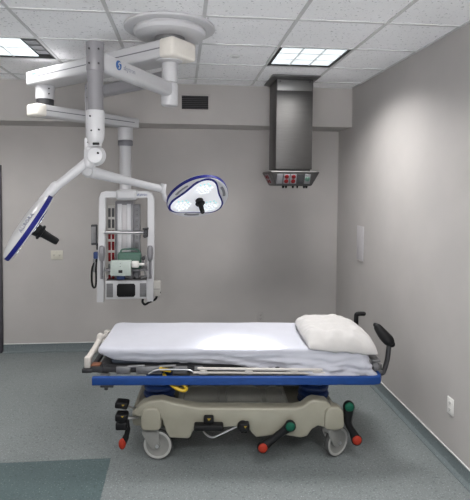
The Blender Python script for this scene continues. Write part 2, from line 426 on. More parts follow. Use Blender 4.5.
bm = new(); box2(bm, (SX - .185, SY - .185, 2.115), (SX + .185, SY + .185, ZC - .004), .006, 2); obj('column_cover', bm, 'steel', t)
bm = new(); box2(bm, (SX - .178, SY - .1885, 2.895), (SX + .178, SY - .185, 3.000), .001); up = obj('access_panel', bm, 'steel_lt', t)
bm = new()
for s in (-1, 1): cyl(bm, (SX + s * .15, SY - .188, 2.985), (SX + s * .15, SY - .192, 2.985), .007)
obj('screw', bm, 'dark', up)
bm = new(); box2(bm, (SX - .17, SY - .17, 2.095), (SX + .17, SY + .17, 2.115)); obj('shadow_gap', bm, 'blackpaint', t)
# flared head: an inverted truncated pyramid
bm = new(); zt, zb = 2.085, 1.955; a, b = .245, .185
def sq(h, z): return [V((SX + x * h, SY + y * h, z)) for x, y in ((-1, -1), (1, -1), (1, 1), (-1, 1))]
S0, S1, S2, S3 = sq(a - .01, zt + .012), sq(a, zt), sq(b, zb), sq(b - .012, zb - .006)
R = [[bm.verts.new(p) for p in s] for s in (S0, S1, S2, S3)]
bm.faces.new(R[0]); bm.faces.new(R[3][::-1])
for P, Q in zip(R, R[1:]):
    for k in range(4): bm.faces.new((P[k], Q[k], Q[(k + 1) % 4], P[(k + 1) % 4]))
head = obj('service_head', bm, 'steel', t)
def face_frame(side):
    P = {'f': (S1[0], S1[1], S2[0]), 'l': (S1[3], S1[0], S2[3])}[side]
    u = (P[1] - P[0]).normalized(); c = (S1[0] + S1[1] + S2[0] + S2[1]) / 4 if side == 'f' else (S1[3] + S1[0] + S2[3] + S2[0]) / 4
    n0 = u.cross(P[2] - P[0]).normalized()
    if n0.dot(c - V((SX, SY, c.z))) < 0: n0 = -n0
    w = n0.cross(u); w = -w if w.z < 0 else w
    return axes(c, u, n0, w)
def plate(fr, x, w, m, label=None):
    bm = new(); b2 = new(); add_box(b2, (x, .004, 0), (w, .008, .105), None, .002); b2.transform(fr); merge(bm, b2)
    o = obj('outlet_plate', bm, m, t)
    if label: o['label'] = label
    return o
def red_socket(fr, x, z, par, w=.05):
    bm = new(); b2 = new(); add_lathe(b2, [(0, .006), (.016, .006), (.021, .003), (.022, 0), (0, 0)], Matrix.Translation((x, .008, z)) @ Matrix.Rotation(-PI / 2, 4, 'X'), 20)
    for q in (-.006, .006): add_box(b2, (x + q, .0142, z), (.003, .001, .009), mi=1)
    b2.transform(fr); merge(bm, b2); obj('red_socket', bm, ['red', 'blackpaint'], par)
F, Lf = face_frame('f'), face_frame('l')
plate(F, -.150, .058, 'grey')
for x in (-.082, -.012):
    p = plate(F, x, .062, 'grey', 'grey plate with two red sockets')
    for z in (-.024, .024): red_socket(F, x, z, p)
plate(F, .060, .058, 'dark')
p = plate(F, .130, .058, 'grey', 'grey plate with a round green gas outlet')
bm = new(); b2 = new(); add_lathe(b2, [(0, .010), (.010, .010), (.012, .007), (.021, .006), (.026, 0), (0, 0)], Matrix.Translation((.130, .008, 0)) @ Matrix.Rotation(-PI / 2, 4, 'X'), 24)
b2.transform(F); merge(bm, b2); obj('gas_outlet', bm, 'devgreen', p)
for x in (-.055, .035):
    p = plate(Lf, x, .075, 'grey', 'grey plate with four red sockets on the left face')
    for z in (-.024, .024): red_socket(Lf, x, z, p)
for x, r in ((-.10, .014), (-.07, .012), (.0, .012), (.045, .010), (.115, .013), (.14, .014)):
    bm = new(); cyl(bm, (SX + x, SY - .15, zb - .004), (SX + x, SY - .15, zb - .030), r, r * .7, 16); obj('gas_nozzle', bm, 'black', t)

# ------------------------------------------------------------------ ceiling mount of the boom
HX, HY = -.09, 3.37
t = thing('boom_ceiling_mount', 'round white stepped ceiling mount carrying the boom arms', 'ceiling mount', (HX, HY, ZC))
bm = new(); add_lathe(bm, [(0, ZC - .0064), (.312, ZC - .0064), (.312, ZC - .020), (.300, ZC - .027), (.270, ZC - .027), (0, ZC - .027)], Matrix.Translation((HX, HY, 0)), 64); obj('ceiling_plate', bm, 'enamel', t)
bm = new(); add_lathe(bm, [(0, ZC - .026), (.246, ZC - .026), (.250, ZC - .045), (.238, ZC - .066), (.21, ZC - .076), (.12, ZC - .078), (0, ZC - .078)], Matrix.Translation((HX, HY, 0)), 64); obj('canopy', bm, 'enamel', t)
bm = new(); cyl(bm, (HX, HY, 2.9255), (HX, HY, ZC - .0775), .105, bev=.004, seg=40); obj('swivel_collar', bm, 'mid', t)
bm = new(); cyl(bm, (HX, HY, 2.51), (HX, HY, 2.925), .046, seg=28); obj('spindle_core', bm, 'enamel_grey', t)

# ------------------------------------------------------------------ boom with the equipment pendant
PA = V((HX, HY, 0)); PB = V((-1.205, 4.37, 0)); PC = V((-.585, 5.02, 0))
t = thing('equipment_boom', 'white double jointed ceiling boom carrying the outlet and shelf unit', 'equipment boom', (HX, HY, 2.9))
def arm_frame(a, b, z):
    d = (b - a).normalized(); return d, axes(V((a.x, a.y, z)), d, V((-d.y, d.x, 0)), V((0, 0, 1)))
def arm_box(name, a, b, z, h, w, over0, over1, m, parent, groove=True, taper=1.):
    d, fr = arm_frame(a, b, z); L = (b - a).length
    bm = new(); poly = []
    n = 10                                                # plan outline with rounded ends
    for k in range(n + 1): ang = -PI / 2 + PI * k / n; poly.append((L + (over1 - .04) + .04 * math.cos(ang) if over1 > .04 else L + over1 * math.cos(ang), w * taper / 2 * math.sin(ang) if over1 <= .04 else w * taper / 2 * math.copysign(abs(math.sin(ang)) ** .35, math.sin(ang))))
    for k in range(n + 1): ang = PI / 2 + PI * k / n; poly.append((-(over0 - .04) + .04 * math.cos(ang), w / 2 * math.copysign(abs(math.sin(ang)) ** .35, math.sin(ang))))
    b2 = new(); add_prism(b2, poly, -h / 2, h / 2, min(.018, h * .2), seg=3)
    b2.transform(Matrix(((1, 0, 0, 0), (0, 0, 1, 0), (0, 1, 0, 0), (0, 0, 0, 1)))); b2.transform(fr); merge(bm, b2)
    o = obj(name, bm, m, parent)
    if groove:
        bm = new()
        for s in (-1, 1):
            b2 = new(); x0, x1 = -over0 + .08, L + over1 - .08
            y0, y1 = s * (w / 2 + .0005), s * (w * taper / 2 + .0005)
            P = [b2.verts.new((x, y, zz)) for x, y, zz in ((x0, y0 - s * .004, .004), (x1, y1 - s * .004, .004), (x1, y1 - s * .004, -.004), (x0, y0 - s * .004, -.004))]
            Q = [b2.verts.new(p.co + V((0, s * .005, 0))) for p in P]
            b2.faces.new(P); b2.faces.new(Q)
            for k in range(4): b2.faces.new((P[k], P[(k + 1) % 4], Q[(k + 1) % 4], Q[k]))
            b2.transform(fr); merge(bm, b2)
        obj('groove', bm, 'groove', o)
    return o, fr, L
armA, frA, LA = arm_box('upper_arm', PA, PB, 2.866, .120, .235, .13, .13, 'enamel', t)
bm = new(); b2 = new(); add_box(b2, (-.075, 0, 0), (.13, .245, .126), None, .02, 3); b2.transform(frA); merge(bm, b2); obj('end_cap', bm, 'cream', armA)
bm = new(); text_bm(bm, 'skytron', .035, frA @ axes((LA - .04, .1195, .028), (-1, 0, 0), (0, 0, 1), (0, 1, 0))); obj('lettering', bm, 'letter_p', armA)
armB, frB, LB = arm_box('lower_arm', PB, PC, 2.585, .10, .17, .12, .13, 'enamel', t)
bm = new(); b2 = new(); add_box(b2, (-.08, 0, 0), (.10, .178, .106), None, .02, 3); b2.transform(frB); merge(bm, b2); obj('end_cap', bm, 'cream', armB)
bm = new(); cyl(bm, (PB.x, PB.y, 2.820), (PB.x, PB.y, 2.69), .080, bev=.006, seg=36)
for k in (0, 1): cyl(bm, (PB.x + .045, PB.y - .06, 2.775 - .045 * k), (PB.x + .054, PB.y - .072, 2.775 - .045 * k), .006, mi=1)
obj('pivot_housing', bm, ['enamel', 'dark'], t)
bm = new(); cyl(bm, (PB.x, PB.y, 2.69), (PB.x, PB.y, 2.635), .074, seg=36); obj('pivot_ring', bm, 'dark', t)
bm = new(); cyl(bm, (PC.x, PC.y, 2.535), (PC.x, PC.y, 2.405), .076, bev=.006, seg=36); obj('pivot_housing', bm, 'enamel', t)
bm = new(); cyl(bm, (PC.x, PC.y, 2.405), (PC.x, PC.y, 2.345), .076, bev=.01, seg=36); obj('pivot_ring', bm, 'groove', t)
bm = new(); cyl(bm, (PC.x, PC.y, 2.345), (PC.x, PC.y, 1.86), .060, seg=36); obj('drop_column', bm, 'enamel', t)
# pendant head, hung on the drop column
EX, EY = -.563, 5.02
bm = new(); box2(bm, (EX - .105, EY - .11, 1.79), (EX + .105, EY + .07, 1.898), .03, 4)
obj('hub_block', bm, 'enamel', t)
def leg_path(s):
    return [(EX + s * .09, EY - .06, 1.847), (EX + s * .20, EY - .06, 1.847), (EX + s * .232, EY - .06, 1.838), (EX + s * .243, EY - .06, 1.81), (EX + s * .246, EY - .06, 1.5), (EX + s * .25 - .008, EY - .06, 1.1), (EX + s * .252 - .014, EY - .06, .745)]
for s in (-1, 1):
    bm = new(); pts = [V(p) for p in leg_path(s)]; prevv = None
    for i, p in enumerate(pts):
        tt = (pts[min(i + 1, len(pts) - 1)] - pts[max(i - 1, 0)]).normalized(); side = V((0, 1, 0)).cross(tt).normalized()
        ring = []
        for cx, cy in ((.036, .02), (.030, .028), (-.030, .028), (-.036, .02), (-.036, -.02), (-.030, -.028), (.030, -.028), (.036, -.02)):
            ring.append(bm.verts.new(p + side * cx + V((0, cy, 0))))
        if prevv:
            for k in range(8): bm.faces.new((prevv[k], prevv[(k + 1) % 8], ring[(k + 1) % 8], ring[k]))
        else: bm.faces.new(ring)
        prevv = ring
    bm.faces.new(prevv[::-1]); fm = obj('frame_tube', bm, 'enamel', t)
    bm = new(); x = EX + s * .248 - .004
    add_tube(bm, [(x - s * .005, EY - .105, 1.30), (x - s * .005, EY - .11, 1.25), (x - s * .005, EY - .105, 1.19)], [.030, .034, .026], 14, rnd=1)
    add_tube(bm, [(x - s * .004, EY - .10, 1.19), (x - s * .002, EY - .10, 1.0)], [.015, .012], 10, rnd=1)
    add_box(bm, (x - s * .004, EY - .093, 1.0), (.03, .02, .03), None, .005); add_box(bm, (x - s * .004, EY - .093, 1.27), (.03, .02, .04), None, .005)
    obj('grip_handle', bm, 'enamel_grey', fm)
bm = new(); text_bm(bm, 'skytron', .034, axes((EX + .155, EY - .0895, 1.847), (1, 0, 0), (0, 0, 1), (0, -1, 0))); obj('lettering', bm, 'letter_b', t)
# service riser with outlet strips
bm = new(); box2(bm, (EX - .125, EY - .02, .97), (EX + .065, EY + .16, 1.78), .012, 2); ris = obj('service_riser', bm, 'enamel_grey', t)
bm = new(); box2(bm, (EX - .100, EY - .028, 1.0), (EX - .055, EY - .0205, 1.75), .003); box2(bm, (EX - .004, EY - .028, 1.0), (EX + .036, EY - .0205, 1.75), .003); obj('riser_rail', bm, 'enamel', ris)
bm = new(); box2(bm, (EX - .053, EY - .024, 1.02), (EX - .006, EY - .0205, 1.74)); obj('riser_channel', bm, 'panel', ris)
for s, x0, x1 in ((-1, EX - .218, EX - .126), (1, EX + .066, EX + .128)):
    bm = new(); box2(bm, (x0, EY - .02, .99), (x1, EY + .10, 1.745), .006); st = obj('outlet_strip', bm, 'pale' if s < 0 else 'enamel_grey', t)
    for r in range(7):
        zc = 1.66 - .115 * r
        cols = ('dark', 'dark', 'red', 'red', 'red', 'grey', 'red') if s < 0 else ('grey', 'grey', 'mid', 'grey', 'grey', 'grey', 'grey')
        bm = new()
        for q in ((.40, .80) if s < 0 else (.5,)):
            xc = x0 + (x1 - x0) * q; wd = .026 if s < 0 else .036
            box2(bm, (xc - wd / 2, EY - .0245, zc - .045), (xc + wd / 2, EY - .0195, zc + .045), .002)
            for zz in (-.02, .02):
                for qx in (-.006, .006): box2(bm, (xc + qx - .0015, EY - .0252, zc + zz - .005), (xc + qx + .0015, EY - .0244, zc + zz + .005), mi=1)
        obj('outlet', bm, [cols[r], 'blackpaint'], st)
# equipment rail and shelf
bm = new(); cyl(bm, (EX - .225, EY - .10, 1.462), (EX + .21, EY - .10, 1.462), .017, bev=.003)
for s in (-.2, .19): add_box(bm, (EX + s, EY - .07, 1.462), (.02, .06, .02), None, .003)
obj('equipment_rail', bm, 'chrome', t)
bm = new(); add_box(bm, (EX + .195, EY - .105, 1.455), (.045, .05, .085), None, .008); cyl(bm, (EX + .165, EY - .13, 1.50), (EX + .225, EY - .13, 1.505), .010); cyl(bm, (EX + .19, EY - .12, 1.43), (EX + .19, EY - .155, 1.43), .02, bev=.003)
obj('rail_clamp', bm, 'dark', t)
bm = new(); box2(bm, (EX - .215, EY - .11, 1.065), (EX + .215, EY + .13, 1.085), .006); obj('shelf', bm, 'enamel_grey', t)
bm = new(); box2(bm, (EX - .212, EY - .10, .775), (EX + .205, EY + .15, .968), .012, 3); dr = obj('drawer_unit', bm, 'enamel', t)
bm = new(); box2(bm, (EX - .205, EY - .095, .9665), (EX + .198, EY + .145, .9745), .003); obj('drawer_top', bm, 'steel_dk', dr)
bm = new(); b2 = new(); oc = [(-.093, -.05), (-.078, -.068), (.078, -.068), (.093, -.05), (.093, .05), (.078, .068), (-.078, .068), (-.093, .05)]
add_prism(b2, oc, 0, .008, .002); b2.transform(Matrix.Translation((EX - .004, EY - .106, .869))); merge(bm, b2); obj('dark_window', bm, 'black', dr)
for x in (-.168, .168):
    bm = new(); box2(bm, (EX + x - .033, EY - .1035, .80), (EX + x + .033, EY - .0995, .94), .001); gr = obj('vent_grille', bm, 'grey', dr)
    bm = new()
    for k in range(8): box2(bm, (EX + x - .030, EY - .1055, .81 + .016 * k), (EX + x + .030, EY - .1034, .814 + .016 * k))
    obj('grille_bars', bm, 'mid', gr)

# things standing or hanging on the pendant
t = thing('infusion_monitor', 'pale green medical monitor unit standing on the boom shelf', 'medical device', (EX - .04, EY - .02, 1.085))
bm = new(); box2(bm, (EX - .15, EY - .185, 1.030), (EX + .055, EY - .1105, 1.185), .010, 3); obj('front_case', bm, 'device', t)
bm = new(); box2(bm, (EX - .07, EY - .188, 1.062), (EX - .03, EY - .1845, 1.092), .002); obj('lock_panel', bm, 'blackpaint', t)
for zz in (1.125, 1.155):
    bm = new(); box2(bm, (EX - .055, EY - .187, zz), (EX - .048, EY - .1845, zz + .005)); obj('rivet', bm, 'blackpaint', t)
bm = new(); box2(bm, (EX - .09, EY - .112, 1.0845), (EX + .15, EY - .03, 1.255), .022, 3); obj('rear_case', bm, 'devgreen', t)
bm = new(); add_tube(bm, smooth_path([(EX - .06, EY - .08, 1.25), (EX - .04, EY - .08, 1.285), (EX + .1, EY - .08, 1.285), (EX + .13, EY - .08, 1.25)]), .009, 8); obj('carry_handle', bm, 'devgreen', t)
bm = new(); box2(bm, (EX + .0555, EY - .175, 1.11), (EX + .13, EY - .112, 1.175), .012, 3); cyl(bm, (EX + .09, EY - .174, 1.142), (EX + .09, EY - .195, 1.142), .022, bev=.004); cyl(bm, (EX + .12, EY - .145, 1.142), (EX + .185, EY - .145, 1.142), .014, bev=.003); obj('regulator', bm, 'plate_w', t)
bm = new(); add_tube(bm, smooth_path([(EX + .18, EY - .145, 1.142), (EX + .20, EY - .14, 1.17), (EX + .195, EY - .13, 1.22), (EX + .17, EY - .12, 1.20), (EX + .175, EY - .125, 1.10), (EX + .195, EY - .13, 1.02), (EX + .15, EY - .12, 1.0)]), .009, 8); obj('hose', bm, 'mid', t)
bm = new(); cyl(bm, (EX + .175, EY - .13, 1.205), (EX + .175, EY - .165, 1.205), .020, bev=.004); obj('gauge', bm, 'dark', t)
bm = new(); cyl(bm, (EX - .085, EY - .04, .9745), (EX - .085, EY - .04, 1.0649), .034, bev=.006); 
t2 = thing('supply_bottle', 'short dark blue container standing on the boom drawer top', 'container', (EX - .06, EY - .04, .9745)); bm.free()
bm = new(); box2(bm, (EX - .10, EY - .09, .9746), (EX - .02, EY - .02, 1.03), .008, 3); obj('body', bm, 'navy', t2)
bm = new(); box2(bm, (EX - .095, EY - .085, 1.0301), (EX - .025, EY - .025, 1.042), .004, 2); obj('lid', bm, 'mid', t2)
t = thing('tablet_screen', 'slim dark screen on an arm at the left side of the boom unit', 'screen', (EX - .315, EY - .06, 1.33))
bm = new(); add_box(bm, (EX - .327, EY - .065, 1.435), (.062, .03, .21), (0, 0, .35), .008, 3); obj('casing', bm, 'dark', t)
bm = new(); add_box(bm, (EX - .332, EY - .081, 1.437), (.045, .004, .165), (0, 0, .35), .001); obj('display', bm, 'mid', t)
bm = new(); cyl(bm, (EX - .315, EY - .05, 1.36), (EX - .287, EY - .05, 1.30), .012); add_box(bm, (EX - .292, EY - .05, 1.30), (.03, .04, .04), None, .006); obj('bracket', bm, 'black', t)
t = thing('coiled_cable', 'looped black cable with blue plug hanging left of the boom unit', 'cable', (EX - .325, EY - .07, .9))
bm = new(); add_tube(bm, smooth_path([(EX - .300, EY - .06, 1.20), (EX - .345, EY - .075, 1.10), (EX - .352, EY - .075, .98), (EX - .340, EY - .075, .905), (EX - .318, EY - .075, .90), (EX - .308, EY - .075, .96), (EX - .310, EY - .07, 1.10), (EX - .303, EY - .06, 1.19)]), .010, 8); obj('cord', bm, 'black', t)
bm = new(); box2(bm, (EX - .335, EY - .085, 1.19), (EX - .286, EY - .035, 1.26), .01, 3); obj('plug', bm, 'navy', t)
bm = new(); cyl(bm, (EX - .325, EY - .06, 1.05), (EX - .325, EY - .06, 1.19), .018, bev=.004); obj('sleeve', bm, 'mid', t)
t = thing('power_module', 'small pale box with a looped black cord at the lower right of the boom unit', 'box', (EX + .30, EY - .06, .87))
bm = new(); box2(bm, (EX + .2735, EY - .09, .80), (EX + .340, EY - .02, .955), .006, 2); obj('case', bm, 'pale', t)
bm = new(); box2(bm, (EX + .274, EY - .093, .873), (EX + .339, EY - .0885, .878)); obj('seam', bm, 'grey', t)
bm = new(); cyl(bm, (EX + .338, EY - .05, .83), (EX + .346, EY - .05, .83), .008); obj('knob', bm, 'black', t)
bm = new(); add_tube(bm, smooth_path([(EX + .165, EY - .06, .774), (EX + .16, EY - .07, .74), (EX + .185, EY - .08, .715), (EX + .225, EY - .08, .735), (EX + .29, EY - .07, .765), (EX + .305, EY - .055, .80)]), .012, 8); obj('cord', bm, 'black', t)

# ------------------------------------------------------------------ surgical lights
def cap_tube(bm, a, b, r0, r1=None, seg=24, mi=0): add_tube(bm, [a, b], [r0, r1 if r1 else r0], seg, mi=mi, rnd=1)
def lamp_head(t, c, n, u, rad, th0=PI):
    """n = direction of the beam, u = in-plane direction towards the arm; returns the frame"""
    n = V(n).normalized(); u = V(u); u = (u - n * u.dot(n)).normalized(); z = -n; y = z.cross(u)
    fr = axes(c, u, y, z)
    s = rad / .25
    rout = lambda a: 1 + .035 * math.cos(3 * (a - th0))
    rin = lambda a: 1 + .20 * math.cos(3 * (a - th0)) + .02 * math.cos(6 * (a - th0))
    S = lambda pr: [(r * s, z_ * s) for r, z_ in pr]
    bm = new(); add_lathe(bm, S([(0, .064), (.08, .063), (.15, .057), (.20, .046), (.232, .032), (.243, .022), (.243, -.012), (.238, -.016), (.226, -.016), (.218, -.010), (.0, -.010)]), fr, 96, rfun=rout)
    hs = obj('lamp_housing', bm, 'enamel', t)
    bm = new(); add_lathe(bm, S([(.2425, .020), (.2465, .018), (.2475, .004), (.2465, -.007), (.2425, -.009)]), fr, 96, rfun=rout); obj('blue_rim', bm, 'lampblue', hs)
    bm = new(); add_lathe(bm, S([(0, -.0095), (.198, -.0095), (.196, -.018), (.188, -.021), (0, -.0225)]), fr, 120, rfun=rin); lp = obj('front_lens', bm, 'lens', t)
    bm = new(); add_lathe(bm, S([(.193, -.0095), (.206, -.0095), (.206, -.017), (.196, -.0215), (.191, -.020)]), fr, 120, rfun=rin); obj('blue_outline', bm, 'lampblue', lp)
    for k in range(3):                                    # LED clusters in the three lobes
        a0 = th0 + k * 2 * PI / 3; bm = new(); rng = random.Random(k)
        cx, cy = .136 * math.cos(a0), .136 * math.sin(a0); cnt = 0
        for gx in range(-3, 4):
            for gy in range(-3, 4):
                px, py = gx * .030 + (gy % 2) * .015, gy * .027
                if math.hypot(px, py) > .074: continue
                x, y_ = cx + px, cy + py; g = cnt % 5 == 2; cnt += 1
                r = .0070 if g else .0090
                add_lathe(bm, [(0, -.0272 * s), (r * .7 * s, -.0268 * s), (r * s, -.0245 * s), (r * s, -.0200 * s)], fr @ Matrix.Translation((x * s, y_ * s, 0)), 10, mi=1 if g else 0)
        obj('led_cluster', bm, ['led', 'ledg'], lp)
    for k in range(3):                                    # slots between the lobes
        a0 = th0 + PI / 3 + k * 2 * PI / 3; b2 = new(); bm = new()
        pts = [(.206 * math.cos(a0 + q), .206 * math.sin(a0 + q), -.0115) for q in (-.26, -.13, 0, .13, .26)]
        add_tube(b2, [tuple(c_ * s for c_ in p) for p in pts], [.013 * s] * 5, 10, rnd=1, sy=.25); b2.transform(fr); merge(bm, b2); obj('grip_slot', bm, 'grey', hs)
    bm = new(); add_lathe(bm, [(0, -.018), (.032, -.019), (.035, -.030), (.032, -.052), (.040, -.056), (.043, -.062), (.040, -.068), (.026, -.070), (.022, -.078), (.019, -.155), (.015, -.164), (0, -.165)], fr, 28)
    obj('sterile_handle', bm, 'black', t)
    return fr
def column_joint(t, x, y, z0, z1, r, ball, head=True):
    """vertical drop tube with its upper sleeve, lower sleeve and knuckle"""
    bm = new()
    cyl(bm, (x, y, z0 - .155), (x, y, z0), r * 1.12, bev=.008, seg=36)
    for k in (0, 1):
        for q in (-.55, .6): cyl(bm, (x + q * r, y - r * .9, z0 - .045 - .075 * k), (x + q * r, y - r * 1.14, z0 - .045 - .075 * k), .005, mi=1)
    obj('upper_sleeve', bm, ['enamel_grey', 'dark'], t)
    bm = new(); cyl(bm, (x, y, z1 + .20), (x, y, z0 - .15), r, seg=36); obj('drop_tube', bm, 'enamel_grey', t)
    bm = new()
    add_lathe(bm, [(0, z1 + .235), (r * 1.1, z1 + .235), (r * 1.16, z1 + .228), (r * 1.16, z1 + .10), (r * 1.0, z1 + .075), (r * .8, z1 + .06), (r * .8, z1 + .045), (0, z1 + .045)], Matrix.Translation((x, y, 0)), 36)
    for q, zz in ((-.45, .20), (.62, .13), (-.3, .125)): cyl(bm, (x + q * r, y - r * .9, z1 + zz), (x + q * r, y - r * 1.19, z1 + zz), .005, mi=1)
    obj('lower_sleeve', bm, ['enamel', 'dark'], t)
# --- near left light: logo arm, column, edge-on lamp
c1 = V((-.463, 2.62, 0))
t = thing('surgical_light', 'left surgical light seen edge on, blue rim and black handle, on the near drop tube', 'surgical light', (HX, HY, 2.62))
def oval_arm(name, a, b, za, h, w, m, parent, ext0=.0, ext1=.0):
    d = (b - a).normalized(); s = V((-d.y, d.x, 0)); A = V((a.x, a.y, za)) - d * ext0; B = V((b.x, b.y, za)) + d * ext1; bm = new(); rings = []
    n = 24
    for p, f in ((A, .55), (A + d * .012, .85), (A + d * .035, 1), (B - d * .035, 1), (B - d * .012, .85), (B, .55)):
        ring = []
        for k in range(n):
            q = 2 * PI * k / n; cx, cy = math.cos(q), math.sin(q)
            ring.append(bm.verts.new(p + s * (w / 2 * f * math.copysign(abs(cx) ** .6, cx)) + V((0, 0, h / 2 * f * math.copysign(abs(cy) ** .6, cy)))))
        rings.append(ring)
    for p, q in zip(rings, rings[1:]):
        for k in range(n): bm.faces.new((p[k], p[(k + 1) % n], q[(k + 1) % n], q[k]))
    bm.faces.new(rings[0]); bm.faces.new(rings[-1][::-1])
    return obj(name, bm, m, parent), d, s
bm = new(); cyl(bm, (HX, HY, 2.495), (HX, HY, 2.652), .058, bev=.012, seg=36); obj('pivot_hub', bm, 'enamel', t)
arm1, d1, s1 = oval_arm('horizontal_arm', PA, c1, 2.607, .098, .085, 'enamel', t, 0, .02)
# logo: blue disc with a white swoosh, then the lettering, on the side facing the bed
side = s1 if s1.x * 1 + 0 > 0 else -s1
lc = V((c1.x, c1.y, 2.612)) - d1 * .155 + side * .0428
lf = axes(lc, -d1, (0, 0, 1), side)
bm = new(); b2 = new(); add_lathe(b2, [(0, .0018), (.026, .0018), (.027, 0), (0, 0)], None, 28)
b2.transform(lf); merge(bm, b2); lg = obj('logo_disc', bm, 'logo', arm1)
bm = new(); b2 = new(); add_tube(b2, smooth_path([(.018, .014, .002), (.004, .014, .002), (-.004, .006, .002), (.004, -.002, .002), (.008, -.010, .002), (-.004, -.018, .002)], 4), .0035, 6, sy=.4); b2.transform(lf); merge(bm, b2); obj('logo_swoosh', bm, 'enamel', lg)
bm = new(); text_bm(bm, 'skytron', .040, lf @ Matrix.Translation((.110, -.002, .0005))); obj('lettering', bm, 'letter', arm1)
column_joint(t, c1.x, c1.y, 2.70, 2.105, .042, .055)
kz = 2.10
bm = new(); sphere(bm, (c1.x + .004, c1.y, kz), .052, (1, .8, 1.05)); cyl(bm, (c1.x + .004, c1.y - .052, kz), (c1.x + .004, c1.y + .04, kz), .044, bev=.012)
cyl(bm, (c1.x + .022, c1.y - .051, kz + .012), (c1.x + .022, c1.y - .055, kz + .012), .006, mi=1)
cap_tube(bm, (c1.x - .028, c1.y - .01, kz + .025), (c1.x - .03, c1.y - .01, kz - .04), .030)
add_box(bm, (c1.x + .008, c1.y - .025, kz + .062), (.034, .03, .014), None, .004, mi=1)
obj('knuckle', bm, ['enamel', 'black'], t)
hc = V((-.803, 2.62, 1.722)); n1 = V((.795, .25, -.55)); u1 = V((.56, 0, .83)); u1 = (u1 - n1.normalized() * u1.dot(n1.normalized())).normalized()
rim = hc + u1 * .19
bm = new(); cap_tube(bm, (c1.x - .02, c1.y - .005, kz - .015), rim + u1 * .05 - n1.normalized() * .012, .025, .022)
obj('fork_arm', bm, 'enamel', t)
bm = new(); cap_tube(bm, rim + u1 * .06 - n1.normalized() * .014, rim - u1 * .04 - n1.normalized() * .022, .027, .025); obj('fork_socket', bm, 'enamel', t)
fr1 = lamp_head(t, hc, n1, u1, .208)
# lettering on the back shell of the left lamp, along the rim
bm = new(); vd = (V((0, 0, 1.947)) - hc).normalized()
nb = -n1.normalized(); sv = (vd - nb * vd.dot(nb)).normalized(); uu = nb.cross(sv)
uu = uu if uu.z > 0 else -uu
pos = hc + sv * .188 + nb * .035 + uu * .005; nn = (sv * .80 + nb * .60).normalized(); tx = uu; ty = nn.cross(tx)
text_bm(bm, 'AURORA', .027, axes(pos, tx, ty, nn), .004); obj('lettering', bm, 'letter', t)

# --- far right light over the bed
c2 = V((-.745, 4.05, 0))
t = thing('surgical_light', 'right surgical light tilted over the bed showing three lit LED lobes', 'surgical light', (HX, HY, 2.70))
bm = new(); cyl(bm, (HX, HY, 2.654), (HX, HY, 2.79), .055, bev=.006, seg=36); obj('pivot_hub', bm, 'enamel', t)
bm = new(); add_lathe(bm, [(0, 2.8195), (.085, 2.8195), (.092, 2.811), (.088, 2.798), (.06, 2.79), (.0, 2.79)], Matrix.Translation((HX, HY, 0)), 40); obj('pivot_collar', bm, 'enamel', t)
arm2, d2, s2 = oval_arm('horizontal_arm', PA, c2, 2.695, .095, .085, 'enamel_grey', t, 0, .05)
column_joint(t, c2.x, c2.y, 2.77, 2.09, .050, .05)
bm = new(); kn = V((-.765, 4.02, 2.052)); sphere(bm, kn, .052, (1.1, .8, 1)); cyl(bm, kn + V((.01, 0, .0)), kn + V((.015, .02, .10)), .04, bev=.006); cyl(bm, kn + V((0, -.046, 0)), kn + V((0, .04, 0)), .04, bev=.01); obj('knuckle', bm, 'enamel', t)
e2 = V((-.170, 4.13, 1.912))
bm = new(); add_tube(bm, [kn, kn.lerp(e2, .25), kn.lerp(e2, .6), e2], [.040, .034, .026, .024], 16, rnd=1, sy=1.25); obj('spring_arm', bm, 'enamel', t)
hc2 = V((.142, 4.15, 1.838)); n2 = V((.20, -.62, -.76)); u2 = V((-.98, 0, -.06))
n2n = n2.normalized(); u2 = (u2 - n2n * u2.dot(n2n)).normalized()
rim2 = hc2 + u2 * .27
bm = new(); cyl(bm, e2 + V((.0, 0, -.035)), e2 + V((.012, 0, .045)), .026, bev=.006); add_tube(bm, smooth_path([e2 + V((.01, 0, -.02)), e2 + V((.018, 0, -.06)), rim2 + u2 * .01 - n2n * .02 + V((-.005, 0, .02)), rim2 - u2 * .02 - n2n * .012], 5), .018, 12, rnd=1); obj('yoke', bm, 'enamel', t)
fr2 = lamp_head(t, hc2, n2, u2, .275, math.radians(108))

def spot(name, fr, parent, power, size, blend, r):
    L = bpy.data.lights.new(name, 'SPOT'); L.energy = power; L.spot_size = math.radians(size); L.spot_blend = blend; L.shadow_soft_size = r; L.color = (.93, .97, 1.0)
    o = bpy.data.objects.new(name, L); C.objects.link(o)
    o.matrix_world = fr @ Matrix.Translation((0, 0, -.15)); return o
spot('lamp_beam', fr1, None, SP1, 115, .5, .05)
spot('lamp_beam', fr2, None, SP2, 46, 1., .05)
spot('lamp_beam', fr2, None, SP3, 27, 1., .05)          # the focused core of the beam: its spot on the sheet lights ceiling and wall

# ------------------------------------------------------------------ stretcher (built in its own frame: +x = head end, -y = near side)
OX, OY, RZ = .412, 3.655, math.radians(-3.8)
st = thing('hospital_stretcher', 'wheeled hospital stretcher with beige base and blue side bumper', 'stretcher', (OX, OY, 0), RZ)
def P(name, bm, m, par=None, ang=35): return obj(name, bm, m, par or st, ang, local=True)
